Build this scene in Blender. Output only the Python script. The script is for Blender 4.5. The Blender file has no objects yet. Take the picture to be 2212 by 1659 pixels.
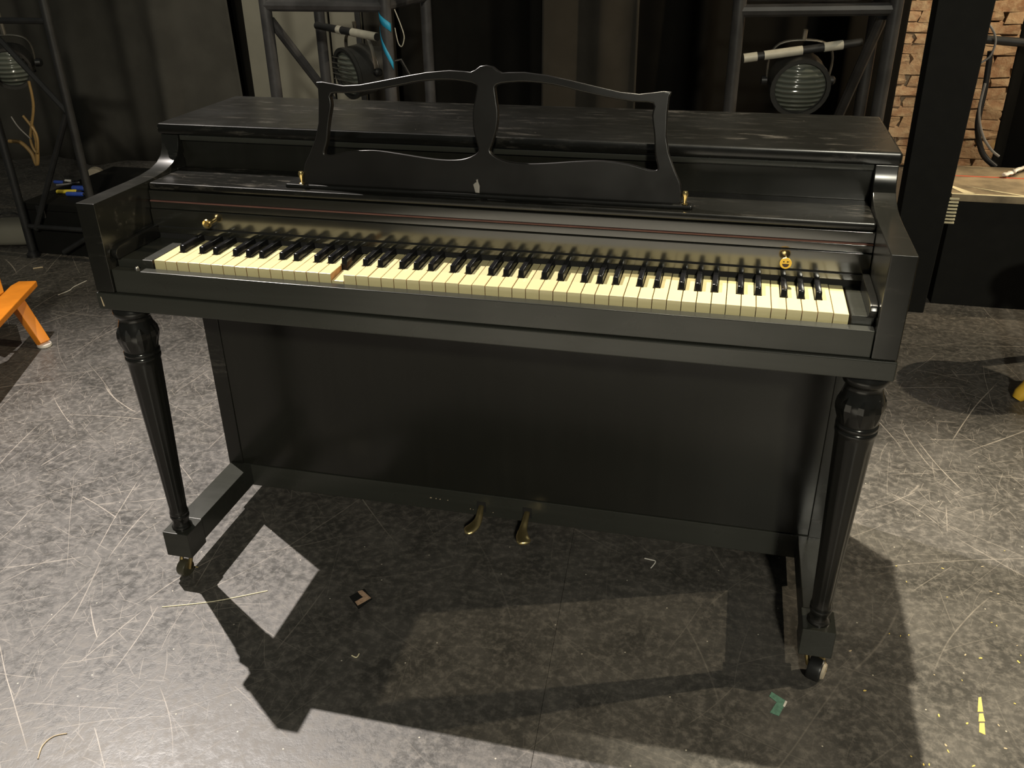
import bpy, bmesh, math, random
from mathutils import Vector, Matrix
random.seed(7)
PI = math.pi
# ------------------------------------------------------------------ camera, world, lights, exposure
CAM = Vector((1.016, -1.3546, 1.3057)); YAW, PITCH, ROLL, FPX = -0.2435, -0.4835, -0.0139, 1911.2
_F = Vector((math.sin(YAW)*math.cos(PITCH), math.cos(YAW)*math.cos(PITCH), math.sin(PITCH)))
_r = Vector((math.cos(YAW), -math.sin(YAW), 0)); _u = _r.cross(_F)
_R = _r*math.cos(ROLL) + _u*math.sin(ROLL); _U = -_r*math.sin(ROLL) + _u*math.cos(ROLL)
scene = bpy.context.scene
COL = scene.collection
cd = bpy.data.cameras.new('camera'); cam = bpy.data.objects.new('camera', cd); COL.objects.link(cam)
cd.sensor_fit = 'HORIZONTAL'; cd.sensor_width = 36.0; cd.lens = 36.0*FPX/2212.0; cd.clip_start = 0.02
m = Matrix((( _R.x, _U.x, -_F.x, CAM.x), (_R.y, _U.y, -_F.y, CAM.y), (_R.z, _U.z, -_F.z, CAM.z), (0, 0, 0, 1)))
cam.matrix_world = m
scene.camera = cam
scene.view_settings.view_transform = 'Standard'; scene.view_settings.look = 'None'
scene.view_settings.gamma = 1.0; scene.view_settings.use_curve_mapping = False
scene.view_settings.exposure = 0.0

w = bpy.data.worlds.new('stage_gloom'); scene.world = w; w.use_nodes = True
w.node_tree.nodes['Background'].inputs[0].default_value = (0.86, 0.88, 0.8, 1)
w.node_tree.nodes['Background'].inputs[1].default_value = 0.075

def spot(name, pos, target, power, col, size=0.03, cone=70, blend=0.6):
    ld = bpy.data.lights.new(name, 'SPOT'); ld.energy = power; ld.color = col
    ld.shadow_soft_size = size; ld.spot_size = math.radians(cone); ld.spot_blend = blend
    o = bpy.data.objects.new(name, ld); COL.objects.link(o); o.location = pos
    o.rotation_euler = (Vector(target) - Vector(pos)).to_track_quat('-Z', 'Y').to_euler()
    return o
# three stage lanterns above the piano (their directions follow the three sets of shadows), then added fill lamps
spot('stage_lamp_cool', (0.2-0.4767*6, 0.0+0.316*6, 6.0), (0.05, -0.45, 0), 3700, (1.0, 0.915, 0.845), 0.025, 40, 1.0)
spot('stage_lamp_top', (1.25-0.141*6, 0.1+0.23*6, 6.0), (1.9, 0.05, 0), 2500, (1.0, 0.89, 0.68), 0.04, 21, 0.7)
spot('stage_lamp_warm', (1.0+1.124*4.2, 0.0+0.43*4.2, 4.2), (0.9, -0.1, 0), 780, (1.0, 0.85, 0.6), 0.03, 60, 0.5)
spot('added_wash_lamp', (0.55, -2.7, 6.5), (0.62, -2.05, 0), 20000, (0.98, 0.95, 0.82), 0.1, 21, 0.5)  # unseen lamp, added so its floor pool brightens the slip
spot('front_fill_lamp', (2.2, -5.0, 3.6), (0.4, 0.6, 0.4), 680, (1.0, 0.95, 0.78), 0.15, 60, 0.6)  # unseen front fill, added to brighten key fronts and case
spot('brick_fill_lamp', (3.3, 2.6, 2.7), (2.2, 4.0, 0.4), 380, (1.0, 0.78, 0.5), 0.05, 95, 0.5)  # unseen spot, added to light the bricks
spot('curtain_fill_lamp', (-0.9, 0.9, 4.6), (-1.25, 3.4, 0.7), 420, (1.0, 0.92, 0.75), 0.08, 36, 1.0)  # unseen spot, added to brighten curtains and flats

def ray(u, v): return _F + _R*((u-1106.0)/FPX) - _U*((v-829.5)/FPX)
def atz(u, v, z=0.0): d = ray(u, v); return CAM + d*((z-CAM.z)/d.z)
def aty(u, v, y): d = ray(u, v); return CAM + d*((y-CAM.y)/d.y)

# ------------------------------------------------------------------ materials
def new_mat(name):
    mt = bpy.data.materials.new(name); mt.use_nodes = True
    nt = mt.node_tree; return mt, nt, nt.nodes['Principled BSDF']
def setp(b, col=None, rough=None, metal=None, spec=None, coat=None, coatr=None):
    if col is not None: b.inputs['Base Color'].default_value = (*col, 1)
    if rough is not None: b.inputs['Roughness'].default_value = rough
    if metal is not None: b.inputs['Metallic'].default_value = metal
    if spec is not None: b.inputs['Specular IOR Level'].default_value = spec
    if coat is not None: b.inputs['Coat Weight'].default_value = coat
    if coatr is not None: b.inputs['Coat Roughness'].default_value = coatr
def N(nt, typ, **kw):
    n = nt.nodes.new(typ)
    for k, v in kw.items(): setattr(n, k, v)
    return n
def LK(nt, a, b): nt.links.new(a, b)
def math_n(nt, op, a, b=None, c=None, clamp=False):
    n = N(nt, 'ShaderNodeMath', operation=op); n.use_clamp = clamp
    for i, v in enumerate((a, b, c)):
        if v is None: continue
        if isinstance(v, (int, float)): n.inputs[i].default_value = v
        else: LK(nt, v, n.inputs[i])
    return n.outputs[0]
def mrange(nt, v, a, b, c, d):
    n = N(nt, 'ShaderNodeMapRange'); n.interpolation_type = 'SMOOTHSTEP'
    LK(nt, v, n.inputs[0])
    for i, x in enumerate((a, b, c, d)): n.inputs[i+1].default_value = x
    return n.outputs[0]
def mixc(nt, fac, a, b):
    n = N(nt, 'ShaderNodeMix', data_type='RGBA')
    if isinstance(fac, (int, float)): n.inputs[0].default_value = fac
    else: LK(nt, fac, n.inputs[0])
    for s, v in ((6, a), (7, b)):
        if isinstance(v, tuple): n.inputs[s].default_value = (*v, 1) if len(v) == 3 else v
        else: LK(nt, v, n.inputs[s])
    return n.outputs[2]
def noise(nt, vec, scale, detail=4, rough=0.55):
    n = N(nt, 'ShaderNodeTexNoise'); n.inputs['Scale'].default_value = scale
    n.inputs['Detail'].default_value = detail; n.inputs['Roughness'].default_value = rough
    LK(nt, vec, n.inputs['Vector']); return n.outputs['Fac']
def mapping(nt, vec, scale=(1, 1, 1), rot=(0, 0, 0), loc=(0, 0, 0)):
    n = N(nt, 'ShaderNodeMapping'); LK(nt, vec, n.inputs[0])
    n.inputs['Scale'].default_value = scale; n.inputs['Rotation'].default_value = rot; n.inputs['Location'].default_value = loc
    return n.outputs[0]
def scratches(nt, vec, cells, width, length, keep, seed, amin=0.0, amax=2*PI):
    """straight scratches: each cell of a 2-D voronoi holds one line of its own direction (units: metres)"""
    v = mapping(nt, vec, (cells, cells, 0), (0, 0, seed*0.7), (seed*3.1, seed*5.7, 0))
    vo = N(nt, 'ShaderNodeTexVoronoi', voronoi_dimensions='2D'); vo.inputs['Scale'].default_value = 1.0
    LK(nt, v, vo.inputs['Vector'])
    d = N(nt, 'ShaderNodeVectorMath', operation='SUBTRACT'); LK(nt, v, d.inputs[0]); LK(nt, vo.outputs['Position'], d.inputs[1])
    s = N(nt, 'ShaderNodeSeparateXYZ'); LK(nt, d.outputs[0], s.inputs[0])
    c = N(nt, 'ShaderNodeSeparateColor'); LK(nt, vo.outputs['Color'], c.inputs[0])
    ang = math_n(nt, 'MULTIPLY_ADD', c.outputs[0], amax-amin, amin)
    ca = math_n(nt, 'COSINE', ang); sa = math_n(nt, 'SINE', ang)
    u = math_n(nt, 'ADD', math_n(nt, 'MULTIPLY', s.outputs[0], ca), math_n(nt, 'MULTIPLY', s.outputs[1], sa))
    q = math_n(nt, 'SUBTRACT', math_n(nt, 'MULTIPLY', s.outputs[1], ca), math_n(nt, 'MULTIPLY', s.outputs[0], sa))
    bend = math_n(nt, 'MULTIPLY', math_n(nt, 'MULTIPLY', u, u), math_n(nt, 'MULTIPLY_ADD', c.outputs[1], 0.5, -0.25))
    q = math_n(nt, 'ABSOLUTE', math_n(nt, 'ADD', q, bend)); u = math_n(nt, 'ABSOLUTE', u)
    wv = math_n(nt, 'MULTIPLY_ADD', c.outputs[2], width*cells*1.4, width*cells*0.3)
    line = math_n(nt, 'SUBTRACT', 1.0, math_n(nt, 'DIVIDE', q, wv), clamp=True)
    end = mrange(nt, u, length*0.5, length, 1, 0)
    k = mrange(nt, c.outputs[1], 1-keep-0.12, 1-keep+0.12, 0, 1)
    return math_n(nt, 'MULTIPLY', math_n(nt, 'MULTIPLY', line, end), k)
def vmax(nt, *a):
    r = a[0]
    for x in a[1:]: r = math_n(nt, 'MAXIMUM', r, x)
    return r
def scale_v(nt, v, f): return math_n(nt, 'MULTIPLY', v, f)

def make_floor_mat():
    mt, nt, b = new_mat('scratched_black_vinyl')
    g = N(nt, 'ShaderNodeNewGeometry').outputs['Position']
    wob = N(nt, 'ShaderNodeTexNoise'); wob.inputs['Scale'].default_value = 2.2; LK(nt, g, wob.inputs['Vector'])
    sub = N(nt, 'ShaderNodeVectorMath', operation='MULTIPLY_ADD')
    LK(nt, wob.outputs['Color'], sub.inputs[0]); sub.inputs[1].default_value = (0.025, 0.025, 0); LK(nt, g, sub.inputs[2])
    p = sub.outputs[0]
    long_ = [scratches(nt, p, c, wd, ln, kp, sd) for c, wd, ln, kp, sd in (
        (2.2, 0.0016, 0.5, 0.6, 1), (2.8, 0.0014, 0.5, 0.65, 2), (3.6, 0.0012, 0.55, 0.65, 3), (3.1, 0.0022, 0.45, 0.3, 4), (1.1, 0.0015, 0.5, 0.8, 21), (1.4, 0.0014, 0.5, 0.8, 22), (1.7, 0.0016, 0.5, 0.8, 23), (1.9, 0.0014, 0.5, 0.8, 24), (4.4, 0.0012, 0.55, 0.6, 14), (5.2, 0.0011, 0.55, 0.6, 15))]
    mid = [scratches(nt, p, c, wd, ln, kp, sd) for c, wd, ln, kp, sd in (
        (7, 0.0011, 0.5, 0.75, 5), (9, 0.0009, 0.5, 0.75, 6), (12, 0.0008, 0.5, 0.8, 7), (16, 0.0008, 0.5, 0.8, 8))]
    fine = [scratches(nt, g, c, wd, ln, kp, sd) for c, wd, ln, kp, sd in (
        (22, 0.0009, 0.5, 0.9, 9), (30, 0.0008, 0.5, 0.9, 10), (19, 0.0009, 0.55, 0.9, 16))]
    fat = scratches(nt, p, 6.5, 0.0036, 0.22, 0.25, 13)
    area = mrange(nt, noise(nt, g, 1.3, 3), 0.36, 0.62, 0.35, 1.0)
    cloud = noise(nt, g, 7, 6, 0.65); speck = noise(nt, g, 55, 5, 0.7)
    sc = vmax(nt, scale_v(nt, vmax(nt, *long_), 0.95), scale_v(nt, vmax(nt, *mid), 0.52), scale_v(nt, vmax(nt, *fine), 0.4), scale_v(nt, fat, 0.42))
    sc = math_n(nt, 'MULTIPLY', sc, area)
    far = N(nt, 'ShaderNodeVectorMath', operation='DISTANCE'); LK(nt, g, far.inputs[0]); far.inputs[1].default_value = (0.95, -0.35, 0)
    sc = math_n(nt, 'MULTIPLY', sc, mrange(nt, math_n(nt, 'ADD', far.outputs['Value'], math_n(nt, 'MULTIPLY', cloud, 0.3)), 0.7, 1.35, 0.16, 1.0))
    sc = math_n(nt, 'MULTIPLY', sc, mrange(nt, noise(nt, g, 30, 3), 0.25, 0.6, 0.45, 1.0))
    base = mixc(nt, mrange(nt, cloud, 0.3, 0.72, 0, 1), (0.046, 0.044, 0.040), (0.090, 0.084, 0.076))
    base = mixc(nt, mrange(nt, speck, 0.42, 0.72, 0, 0.75), base, (0.165, 0.150, 0.132))
    col = mixc(nt, sc, base, (0.52, 0.46, 0.39))
    dots = N(nt, 'ShaderNodeTexVoronoi', voronoi_dimensions='2D'); dots.inputs['Scale'].default_value = 6; LK(nt, g, dots.inputs['Vector'])
    dk = math_n(nt, 'MULTIPLY', mrange(nt, dots.outputs['Distance'], 0.006, 0.012, 1, 0), 0.8)
    col = mixc(nt, dk, col, (0.6, 0.55, 0.45))
    LK(nt, col, b.inputs['Base Color'])
    ro = math_n(nt, 'ADD', mrange(nt, cloud, 0.3, 0.7, 0.30, 0.42), mrange(nt, speck, 0.35, 0.7, 0.0, 0.18)); LK(nt, ro, b.inputs['Roughness'])
    bu = N(nt, 'ShaderNodeBump'); bu.inputs['Strength'].default_value = 0.25; bu.inputs['Distance'].default_value = 0.002
    LK(nt, speck, bu.inputs['Height']); LK(nt, bu.outputs[0], b.inputs['Normal'])
    setp(b, spec=0.5)
    return mt
M = {}
M['floor'] = make_floor_mat()

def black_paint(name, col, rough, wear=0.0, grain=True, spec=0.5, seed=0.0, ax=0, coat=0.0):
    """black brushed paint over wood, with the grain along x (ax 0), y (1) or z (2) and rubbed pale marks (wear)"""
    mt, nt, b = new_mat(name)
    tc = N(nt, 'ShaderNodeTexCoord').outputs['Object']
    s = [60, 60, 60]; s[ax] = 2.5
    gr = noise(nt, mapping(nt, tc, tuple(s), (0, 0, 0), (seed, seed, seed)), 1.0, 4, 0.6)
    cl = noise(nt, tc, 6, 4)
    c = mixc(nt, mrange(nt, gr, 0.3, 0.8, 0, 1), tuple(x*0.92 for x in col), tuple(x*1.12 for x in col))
    if wear > 0:
        big = noise(nt, mapping(nt, tc, (1.6, 3, 3), (0, 0, 0), (seed, 0, 0)), 2.2, 3)
        f = noise(nt, mapping(nt, tc, (14, 55, 55), (0, 0, 0.12), (seed, 0, 0)), 1.0, 6, 0.7)
        fl = noise(nt, tc, 90, 4, 0.75)
        wm = math_n(nt, 'MULTIPLY', mrange(nt, big, 0.45, 0.68, 0.15, 1), mrange(nt, f, 0.5, 0.75, 0, 1))
        wm = math_n(nt, 'MULTIPLY', wm, wear)
        c = mixc(nt, wm, c, (0.23, 0.21, 0.18))
        sp = math_n(nt, 'MULTIPLY', mrange(nt, fl, 0.69, 0.76, 0, 1), wear)
        c = mixc(nt, sp, c, (0.42, 0.36, 0.3))
    LK(nt, c, b.inputs['Base Color'])
    LK(nt, mrange(nt, cl, 0.3, 0.7, rough*0.85, rough*1.2), b.inputs['Roughness'])
    bu = N(nt, 'ShaderNodeBump'); bu.inputs['Strength'].default_value = 0.03; bu.inputs['Distance'].default_value = 0.0002
    LK(nt, gr, bu.inputs['Height']); LK(nt, bu.outputs[0], b.inputs['Normal'])
    setp(b, spec=spec, coat=coat, coatr=0.12)
    return mt
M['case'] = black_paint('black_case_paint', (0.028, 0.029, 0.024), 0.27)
M['case_shaded'] = black_paint('black_case_paint_shaded', (0.012, 0.012, 0.0095), 0.2, ax=2)  # same paint as the case, darkened: shade put into the colour
M['top'] = black_paint('rubbed_black_top_paint', (0.006, 0.006, 0.005), 0.24, wear=0.36, seed=3.3, spec=0.45)
M['arm'] = black_paint('rubbed_black_arm_paint', (0.010, 0.010, 0.0082), 0.22, wear=0.2, ax=1, seed=1.7)
M['gloss'] = black_paint('black_fallboard_lacquer', (0.014, 0.014, 0.011), 0.15, spec=1.0, seed=5.1, coat=0.6)
M['leg'] = black_paint('glossy_black_leg_lacquer', (0.009, 0.009, 0.008), 0.2, ax=2, seed=2.2)
M['desk'] = black_paint('black_desk_paint', (0.006, 0.0052, 0.0042), 0.30, ax=0, seed=4.2, spec=0.5)
def plain(name, col, rough=0.5, metal=0.0, spec=0.5, var=0.12, scale=25.0, bump=0.0):
    mt, nt, b = new_mat(name)
    tc = N(nt, 'ShaderNodeTexCoord').outputs['Object']
    f = noise(nt, tc, scale, 4)
    LK(nt, mixc(nt, mrange(nt, f, 0.3, 0.7, 0, 1), tuple(x*(1-var) for x in col), tuple(min(1, x*(1+var)) for x in col)), b.inputs['Base Color'])
    setp(b, rough=rough, metal=metal, spec=spec)
    if bump:
        bu = N(nt, 'ShaderNodeBump'); bu.inputs['Strength'].default_value = bump; bu.inputs['Distance'].default_value = 0.004
        LK(nt, f, bu.inputs['Height']); LK(nt, bu.outputs[0], b.inputs['Normal'])
    return mt
M['ivory'] = plain('aged_ivory_key', (0.66, 0.585, 0.32), 0.22, var=0.03, scale=14)
M['keywood'] = plain('key_spruce', (0.36, 0.19, 0.07), 0.6, var=0.2, scale=80)
M['ebony'] = plain('ebony_key', (0.008, 0.008, 0.009), 0.16, var=0.1)
M['brass'] = plain('polished_brass', (0.93, 0.70, 0.30), 0.24, metal=1.0, var=0.1)
M['brass_pedal'] = plain('worn_pedal_brass', (0.95, 0.74, 0.36), 0.34, metal=1.0, var=0.1)
M['brass_old'] = plain('dull_brass', (0.50, 0.37, 0.16), 0.3, metal=1.0, var=0.2)
M['felt'] = plain('maroon_felt', (0.115, 0.05, 0.04), 0.8)
M['felt_black'] = plain('black_felt', (0.006, 0.006, 0.006), 0.9)
M['steel'] = plain('grey_steel', (0.35, 0.34, 0.32), 0.35, metal=1.0)
M['rubber'] = plain('black_rubber', (0.012, 0.012, 0.012), 0.4)
M['caster_wheel'] = plain('dark_olive_wheel', (0.06, 0.055, 0.035), 0.35)
M['tan_wheel'] = plain('worn_tan_wheel', (0.42, 0.36, 0.27), 0.5)
M['yellow'] = plain('yellow_face_disc', (0.88, 0.55, 0.06), 0.35, var=0.02)
M['dark_ink'] = plain('brown_ink', (0.05, 0.02, 0.01), 0.5)
M['orange_wood'] = plain('orange_varnished_wood', (0.78, 0.26, 0.022), 0.25, var=0.14, scale=9)
M['gold_wood'] = plain('golden_varnished_wood', (0.80, 0.48, 0.05), 0.28, var=0.1, scale=9)
M['white'] = plain('white_plastic', (0.75, 0.72, 0.66), 0.4)
M['cream_tape'] = plain('cream_tape', (0.80, 0.72, 0.48), 0.5)
M['tower'] = plain('grey_tower_paint', (0.062, 0.06, 0.062), 0.42, var=0.3, scale=12)
M['tower_mid'] = plain('dark_grey_tower_paint', (0.036, 0.034, 0.033), 0.42, var=0.3, scale=12)
M['tower_dark'] = plain('dark_tower_paint', (0.02, 0.02, 0.02), 0.5, var=0.3, scale=12)
M['pipe'] = plain('pale_scaffold_pipe', (0.55, 0.52, 0.43), 0.4, var=0.1)
M['blue_tape'] = plain('blue_tape', (0.02, 0.36, 0.62), 0.5, var=0.08)
M['lamp_body'] = plain('black_lamp_housing', (0.03, 0.03, 0.028), 0.4)
M['alu'] = plain('bare_aluminium', (0.45, 0.42, 0.36), 0.32, metal=0.9)
M['drape_grey'] = plain('charcoal_drape', (0.066, 0.062, 0.053), 0.95, spec=0.1, var=0.12, scale=5)
M['drape_pale'] = plain('grey_green_flat', (0.19, 0.18, 0.145), 0.9, spec=0.15, var=0.08, scale=4)
M['drape_black'] = plain('black_drape', (0.007, 0.0065, 0.0055), 0.95, spec=0.08, var=0.15, scale=5)
M['drape_mid'] = plain('dark_grey_drape', (0.036, 0.033, 0.028), 0.95, spec=0.1, var=0.12, scale=5)
M['box_black'] = plain('black_case_board', (0.008, 0.008, 0.007), 0.7, spec=0.2)
M['deck'] = plain('worn_wood_deck', (0.24, 0.19, 0.12), 0.6, var=0.4, scale=11)
M['mortar'] = plain('old_mortar', (0.42, 0.33, 0.23), 0.9, var=0.3, scale=30, bump=0.4)
M['blue'] = plain('blue_plastic', (0.04, 0.09, 0.45), 0.35)
M['yellow_plastic'] = plain('yellow_plastic', (0.75, 0.6, 0.06), 0.4)
M['copper'] = plain('copper_cable', (0.30, 0.19, 0.07), 0.45)
M['cable'] = plain('black_cable', (0.012, 0.012, 0.013), 0.45)
M['grey_cable'] = plain('grey_cable', (0.2, 0.19, 0.18), 0.45)
M['brown_tape'] = plain('pale_brown_tape', (0.50, 0.33, 0.22), 0.6, var=0.2, scale=120)
M['green_tape'] = plain('green_tape', (0.11, 0.23, 0.17), 0.5, var=0.2, scale=120)
M['yellow_tape'] = plain('yellow_tape', (0.78, 0.58, 0.16), 0.55, var=0.1)
M['red_tape'] = plain('red_tape', (0.6, 0.1, 0.05), 0.5)
M['dark_tape'] = plain('black_tape', (0.012, 0.012, 0.011), 0.55)
M['paint_chip'] = plain('pale_chip', (0.5, 0.4, 0.26), 0.6)
def brick_mat():
    mt, nt, b = new_mat('old_rough_brick')
    oi = N(nt, 'ShaderNodeObjectInfo').outputs['Random']
    tc = N(nt, 'ShaderNodeNewGeometry').outputs['Position']
    f = noise(nt, tc, 22, 6, 0.7)
    c = mixc(nt, oi, (0.27, 0.15, 0.09), (0.40, 0.27, 0.17))
    c = mixc(nt, mrange(nt, f, 0.35, 0.7, 0, 0.8), c, (0.50, 0.40, 0.27))
    yel = mrange(nt, noise(nt, tc, 3.1, 2), 0.62, 0.7, 0, 0.5)
    c = mixc(nt, yel, c, (0.5, 0.38, 0.08))
    LK(nt, c, b.inputs['Base Color']); setp(b, rough=0.9, spec=0.2)
    bu = N(nt, 'ShaderNodeBump'); bu.inputs['Strength'].default_value = 0.8; bu.inputs['Distance'].default_value = 0.01
    LK(nt, f, bu.inputs['Height']); LK(nt, bu.outputs[0], b.inputs['Normal'])
    return mt
M['brick'] = brick_mat()
def glass_lens_mat():
    mt, nt, b = new_mat('ribbed_lens_glass')
    tc = N(nt, 'ShaderNodeTexCoord').outputs['Object']
    wv = N(nt, 'ShaderNodeTexWave'); wv.bands_direction = 'Z'; wv.inputs['Scale'].default_value = 16; LK(nt, tc, wv.inputs['Vector'])
    LK(nt, mixc(nt, wv.outputs['Fac'], (0.07, 0.08, 0.065), (0.15, 0.16, 0.135)), b.inputs['Base Color'])
    setp(b, rough=0.12, spec=0.8)
    bu = N(nt, 'ShaderNodeBump'); bu.inputs['Strength'].default_value = 0.5; bu.inputs['Distance'].default_value = 0.01
    LK(nt, wv.outputs['Fac'], bu.inputs['Height']); LK(nt, bu.outputs[0], b.inputs['Normal'])
    return mt
M['lens'] = glass_lens_mat()

# ------------------------------------------------------------------ mesh helpers
def finish(name, bm, mat, parent=None, smooth=True, angle=0.6, loc=None, rotz=None):
    me = bpy.data.meshes.new(name); bm.normal_update(); bm.to_mesh(me); bm.free()
    mats = mat if isinstance(mat, (list, tuple)) else [mat]
    for x in mats: me.materials.append(M[x])
    if smooth:
        me.polygons.foreach_set('use_smooth', [True]*len(me.polygons))
        me.set_sharp_from_angle(angle=angle)
    o = link(name, me, parent, loc, rotz)
    if smooth and angle == 0.6:
        wn = o.modifiers.new('weighted_normals', 'WEIGHTED_NORMAL'); wn.keep_sharp = True
    return o
def link(name, me, parent=None, loc=None, rotz=None):
    o = bpy.data.objects.new(name, me); COL.objects.link(o)
    if loc is not None: o.location = loc
    if rotz is not None: o.rotation_euler = (0, 0, rotz)
    if parent is not None: o.parent = parent
    return o
def thing(name, label, cat, loc=(0, 0, 0), rotz=0.0, group=None):
    o = bpy.data.objects.new(name, None); COL.objects.link(o); o.empty_display_size = 0.05
    o.location = loc; o.rotation_euler = (0, 0, rotz)
    return tag(o, label, cat, group)
def tag(o, label, cat, group=None, kind=None):
    if label: o['label'] = label
    if cat: o['category'] = cat
    if group: o['group'] = group
    if kind: o['kind'] = kind
    return o
def bevel(bm, off, seg=2, edges=None):
    if off > 0:
        bmesh.ops.bevel(bm, geom=edges or list(bm.edges), offset=off, segments=seg, profile=0.5, affect='EDGES', clamp_overlap=True)
def bm_box(x0, x1, y0, y1, z0, z1, bev=0.0015, bm=None):
    own = bm is None
    if own: bm = bmesh.new()
    r = bmesh.ops.create_cube(bm, size=1.0)
    for v in r['verts']:
        v.co = Vector((x0+(v.co.x+.5)*(x1-x0), y0+(v.co.y+.5)*(y1-y0), z0+(v.co.z+.5)*(z1-z0)))
    if own: bevel(bm, bev)
    elif bev: bevel(bm, bev, 2, list({e for v in r['verts'] for e in v.link_edges}))
    return bm
def box(name, x0, x1, y0, y1, z0, z1, mat, parent=None, bev=0.0015): return finish(name, bm_box(x0, x1, y0, y1, z0, z1, bev), mat, parent)
def bm_prism(pts, axis, a0, a1, bev=0.0015, seg=2, holes=None):
    """polygon (list of 2-D points) extruded along an axis; axis 'x': points are (y,z); 'y': (x,z); 'z': (x,y)"""
    bm = bmesh.new()
    def P(p, a):
        if axis == 'x': return Vector((a, p[0], p[1]))
        if axis == 'y': return Vector((p[0], a, p[1]))
        return Vector((p[0], p[1], a))
    vs = [bm.verts.new(P(p, a0)) for p in pts]
    f = bm.faces.new(vs)
    r = bmesh.ops.extrude_face_region(bm, geom=[f])
    for v in r['geom']:
        if isinstance(v, bmesh.types.BMVert): v.co += P((0, 0), a1-a0)
    bmesh.ops.recalc_face_normals(bm, faces=list(bm.faces))
    if bev: bevel(bm, bev, seg, [e for e in bm.edges if len(e.link_faces) == 2 and e.calc_face_angle(0) > 0.5])
    return bm
def bm_tube(path, rad, n=10, bm=None, caps=True, flat=1.0):
    if bm is None: bm = bmesh.new()
    path = [Vector(p) for p in path]; rings = []
    if not isinstance(rad, (list, tuple)): rad = [rad]*len(path)
    ref = None
    for i, p in enumerate(path):
        t = (path[min(i+1, len(path)-1)] - path[max(i-1, 0)]).normalized()
        if ref is None:
            ref = Vector((0, 0, 1)) if abs(t.z) < 0.9 else Vector((1, 0, 0))
        s = t.cross(ref).normalized(); ref = s.cross(t).normalized()
        rings.append([bm.verts.new(p + (s*math.cos(2*PI*k/n) + ref*math.sin(2*PI*k/n)*flat)*rad[i]) for k in range(n)])
    for a, b in zip(rings, rings[1:]):
        for k in range(n): bm.faces.new((a[k], a[(k+1) % n], b[(k+1) % n], b[k]))
    if caps:
        bm.faces.new(rings[0][::-1]); bm.faces.new(rings[-1])
    bmesh.ops.recalc_face_normals(bm, faces=list(bm.faces))
    return bm
def bm_lathe(prof, n=24, flute=None, bm=None, axis='z', origin=(0, 0, 0), square=None):
    """prof: list of (radius, height); flute(h) -> depth of 12 flutes at that height"""
    if bm is None: bm = bmesh.new()
    o = Vector(origin); rings = []
    for r, h in prof:
        ring = []
        for k in range(n):
            a = 2*PI*k/n; rr = r
            if flute: rr = r*(1 - flute(h)*(0.5-0.5*math.cos(12*a)))
            x, y = rr*math.cos(a), rr*math.sin(a)
            v = {'z': Vector((x, y, h)), 'y': Vector((x, h, y)), 'x': Vector((h, x, y))}[axis]
            ring.append(bm.verts.new(o+v))
        rings.append(ring)
    for a, b in zip(rings, rings[1:]):
        for k in range(n): bm.faces.new((a[k], a[(k+1) % n], b[(k+1) % n], b[k]))
    if prof[0][0] > 1e-6: bm.faces.new(rings[0][::-1])
    if prof[-1][0] > 1e-6: bm.faces.new(rings[-1])
    bmesh.ops.remove_doubles(bm, verts=list(bm.verts), dist=1e-6)
    bmesh.ops.recalc_face_normals(bm, faces=list(bm.faces))
    return bm
def tube(name, path, rad, mat, parent=None, n=10, flat=1.0): return finish(name, bm_tube(path, rad, n, flat=flat), mat, parent, angle=1.0)
def lathe(name, prof, mat, parent=None, n=24, **kw): return finish(name, bm_lathe(prof, n, **kw), mat, parent, angle=0.7)
def spline(pts, n=8):
    pts = [Vector(p) for p in pts]; out = []
    for i in range(len(pts)-1):
        p0, p1, p2, p3 = pts[max(i-1, 0)], pts[i], pts[i+1], pts[min(i+2, len(pts)-1)]
        for k in range(n):
            t = k/n
            out.append(0.5*((2*p1)+(p2-p0)*t+(2*p0-5*p1+4*p2-p3)*t*t+(3*p1-p0-3*p2+p3)*t**3))
    out.append(pts[-1]); return out

# ------------------------------------------------------------------ the setting
fl = box('floor', -6, 5.5, -4, 5.2, -0.06, -0.004, 'grey_cable', None, 0); tag(fl, 'black scratched vinyl stage floor', None, kind='structure')
sa, sb = atz(1230, 1200), atz(1150, 1640); sd = (sa-sb)/(sa.y-sb.y)
def seam_x(y): return sb.x + sd.x*(y-sb.y)
finish('floor_sheet', bm_prism([(-6, -4), (seam_x(-4)-.0003, -4), (seam_x(5.2)-.0003, 5.2), (-6, 5.2)], 'z', -0.004, 0.0, 0.0004, 1), 'floor', fl)
finish('floor_sheet', bm_prism([(seam_x(-4)+.0003, -4), (5.5, -4), (5.5, 5.2), (seam_x(5.2)+.0003, 5.2)], 'z', -0.004, 0.0, 0.0004, 1), 'floor', fl)

# brick wall at the back right, brick by brick where the photograph shows it
WY = 4.22
wall = box('wall_back', -6, 5.4, WY, WY+0.25, 0, 3.0, 'mortar', None, 0); tag(wall, 'old rough brick wall behind the stage', None, kind='structure')
variants = []
for k in range(6):
    bm = bmesh.new(); bmesh.ops.create_cube(bm, size=1.0)
    bmesh.ops.subdivide_edges(bm, edges=list(bm.edges), cuts=1)
    for v in bm.verts:
        v.co = Vector((v.co.x*0.202, v.co.y*0.05, v.co.z*0.05)) + Vector((random.uniform(-.012, .012), random.uniform(-.006, .006), random.uniform(-.007, .007)))
    me = bpy.data.meshes.new('brick'); bm.to_mesh(me); bm.free(); me.materials.append(M['brick']); variants.append(me)
for row in range(21):
    zz = 0.03 + row*0.056
    xx = 1.62 + (0.105 if row % 2 else 0.0)
    while xx < 3.35:
        o = link('brick', random.choice(variants), wall, (xx+random.uniform(-.006, .006), WY-random.uniform(0.004, .011)+.008, zz+random.uniform(-.004, .004)))
        o.rotation_euler = (random.uniform(-.05, .05), random.uniform(-.03, .03), random.uniform(-.04, .04))
        xx += 0.213

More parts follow.
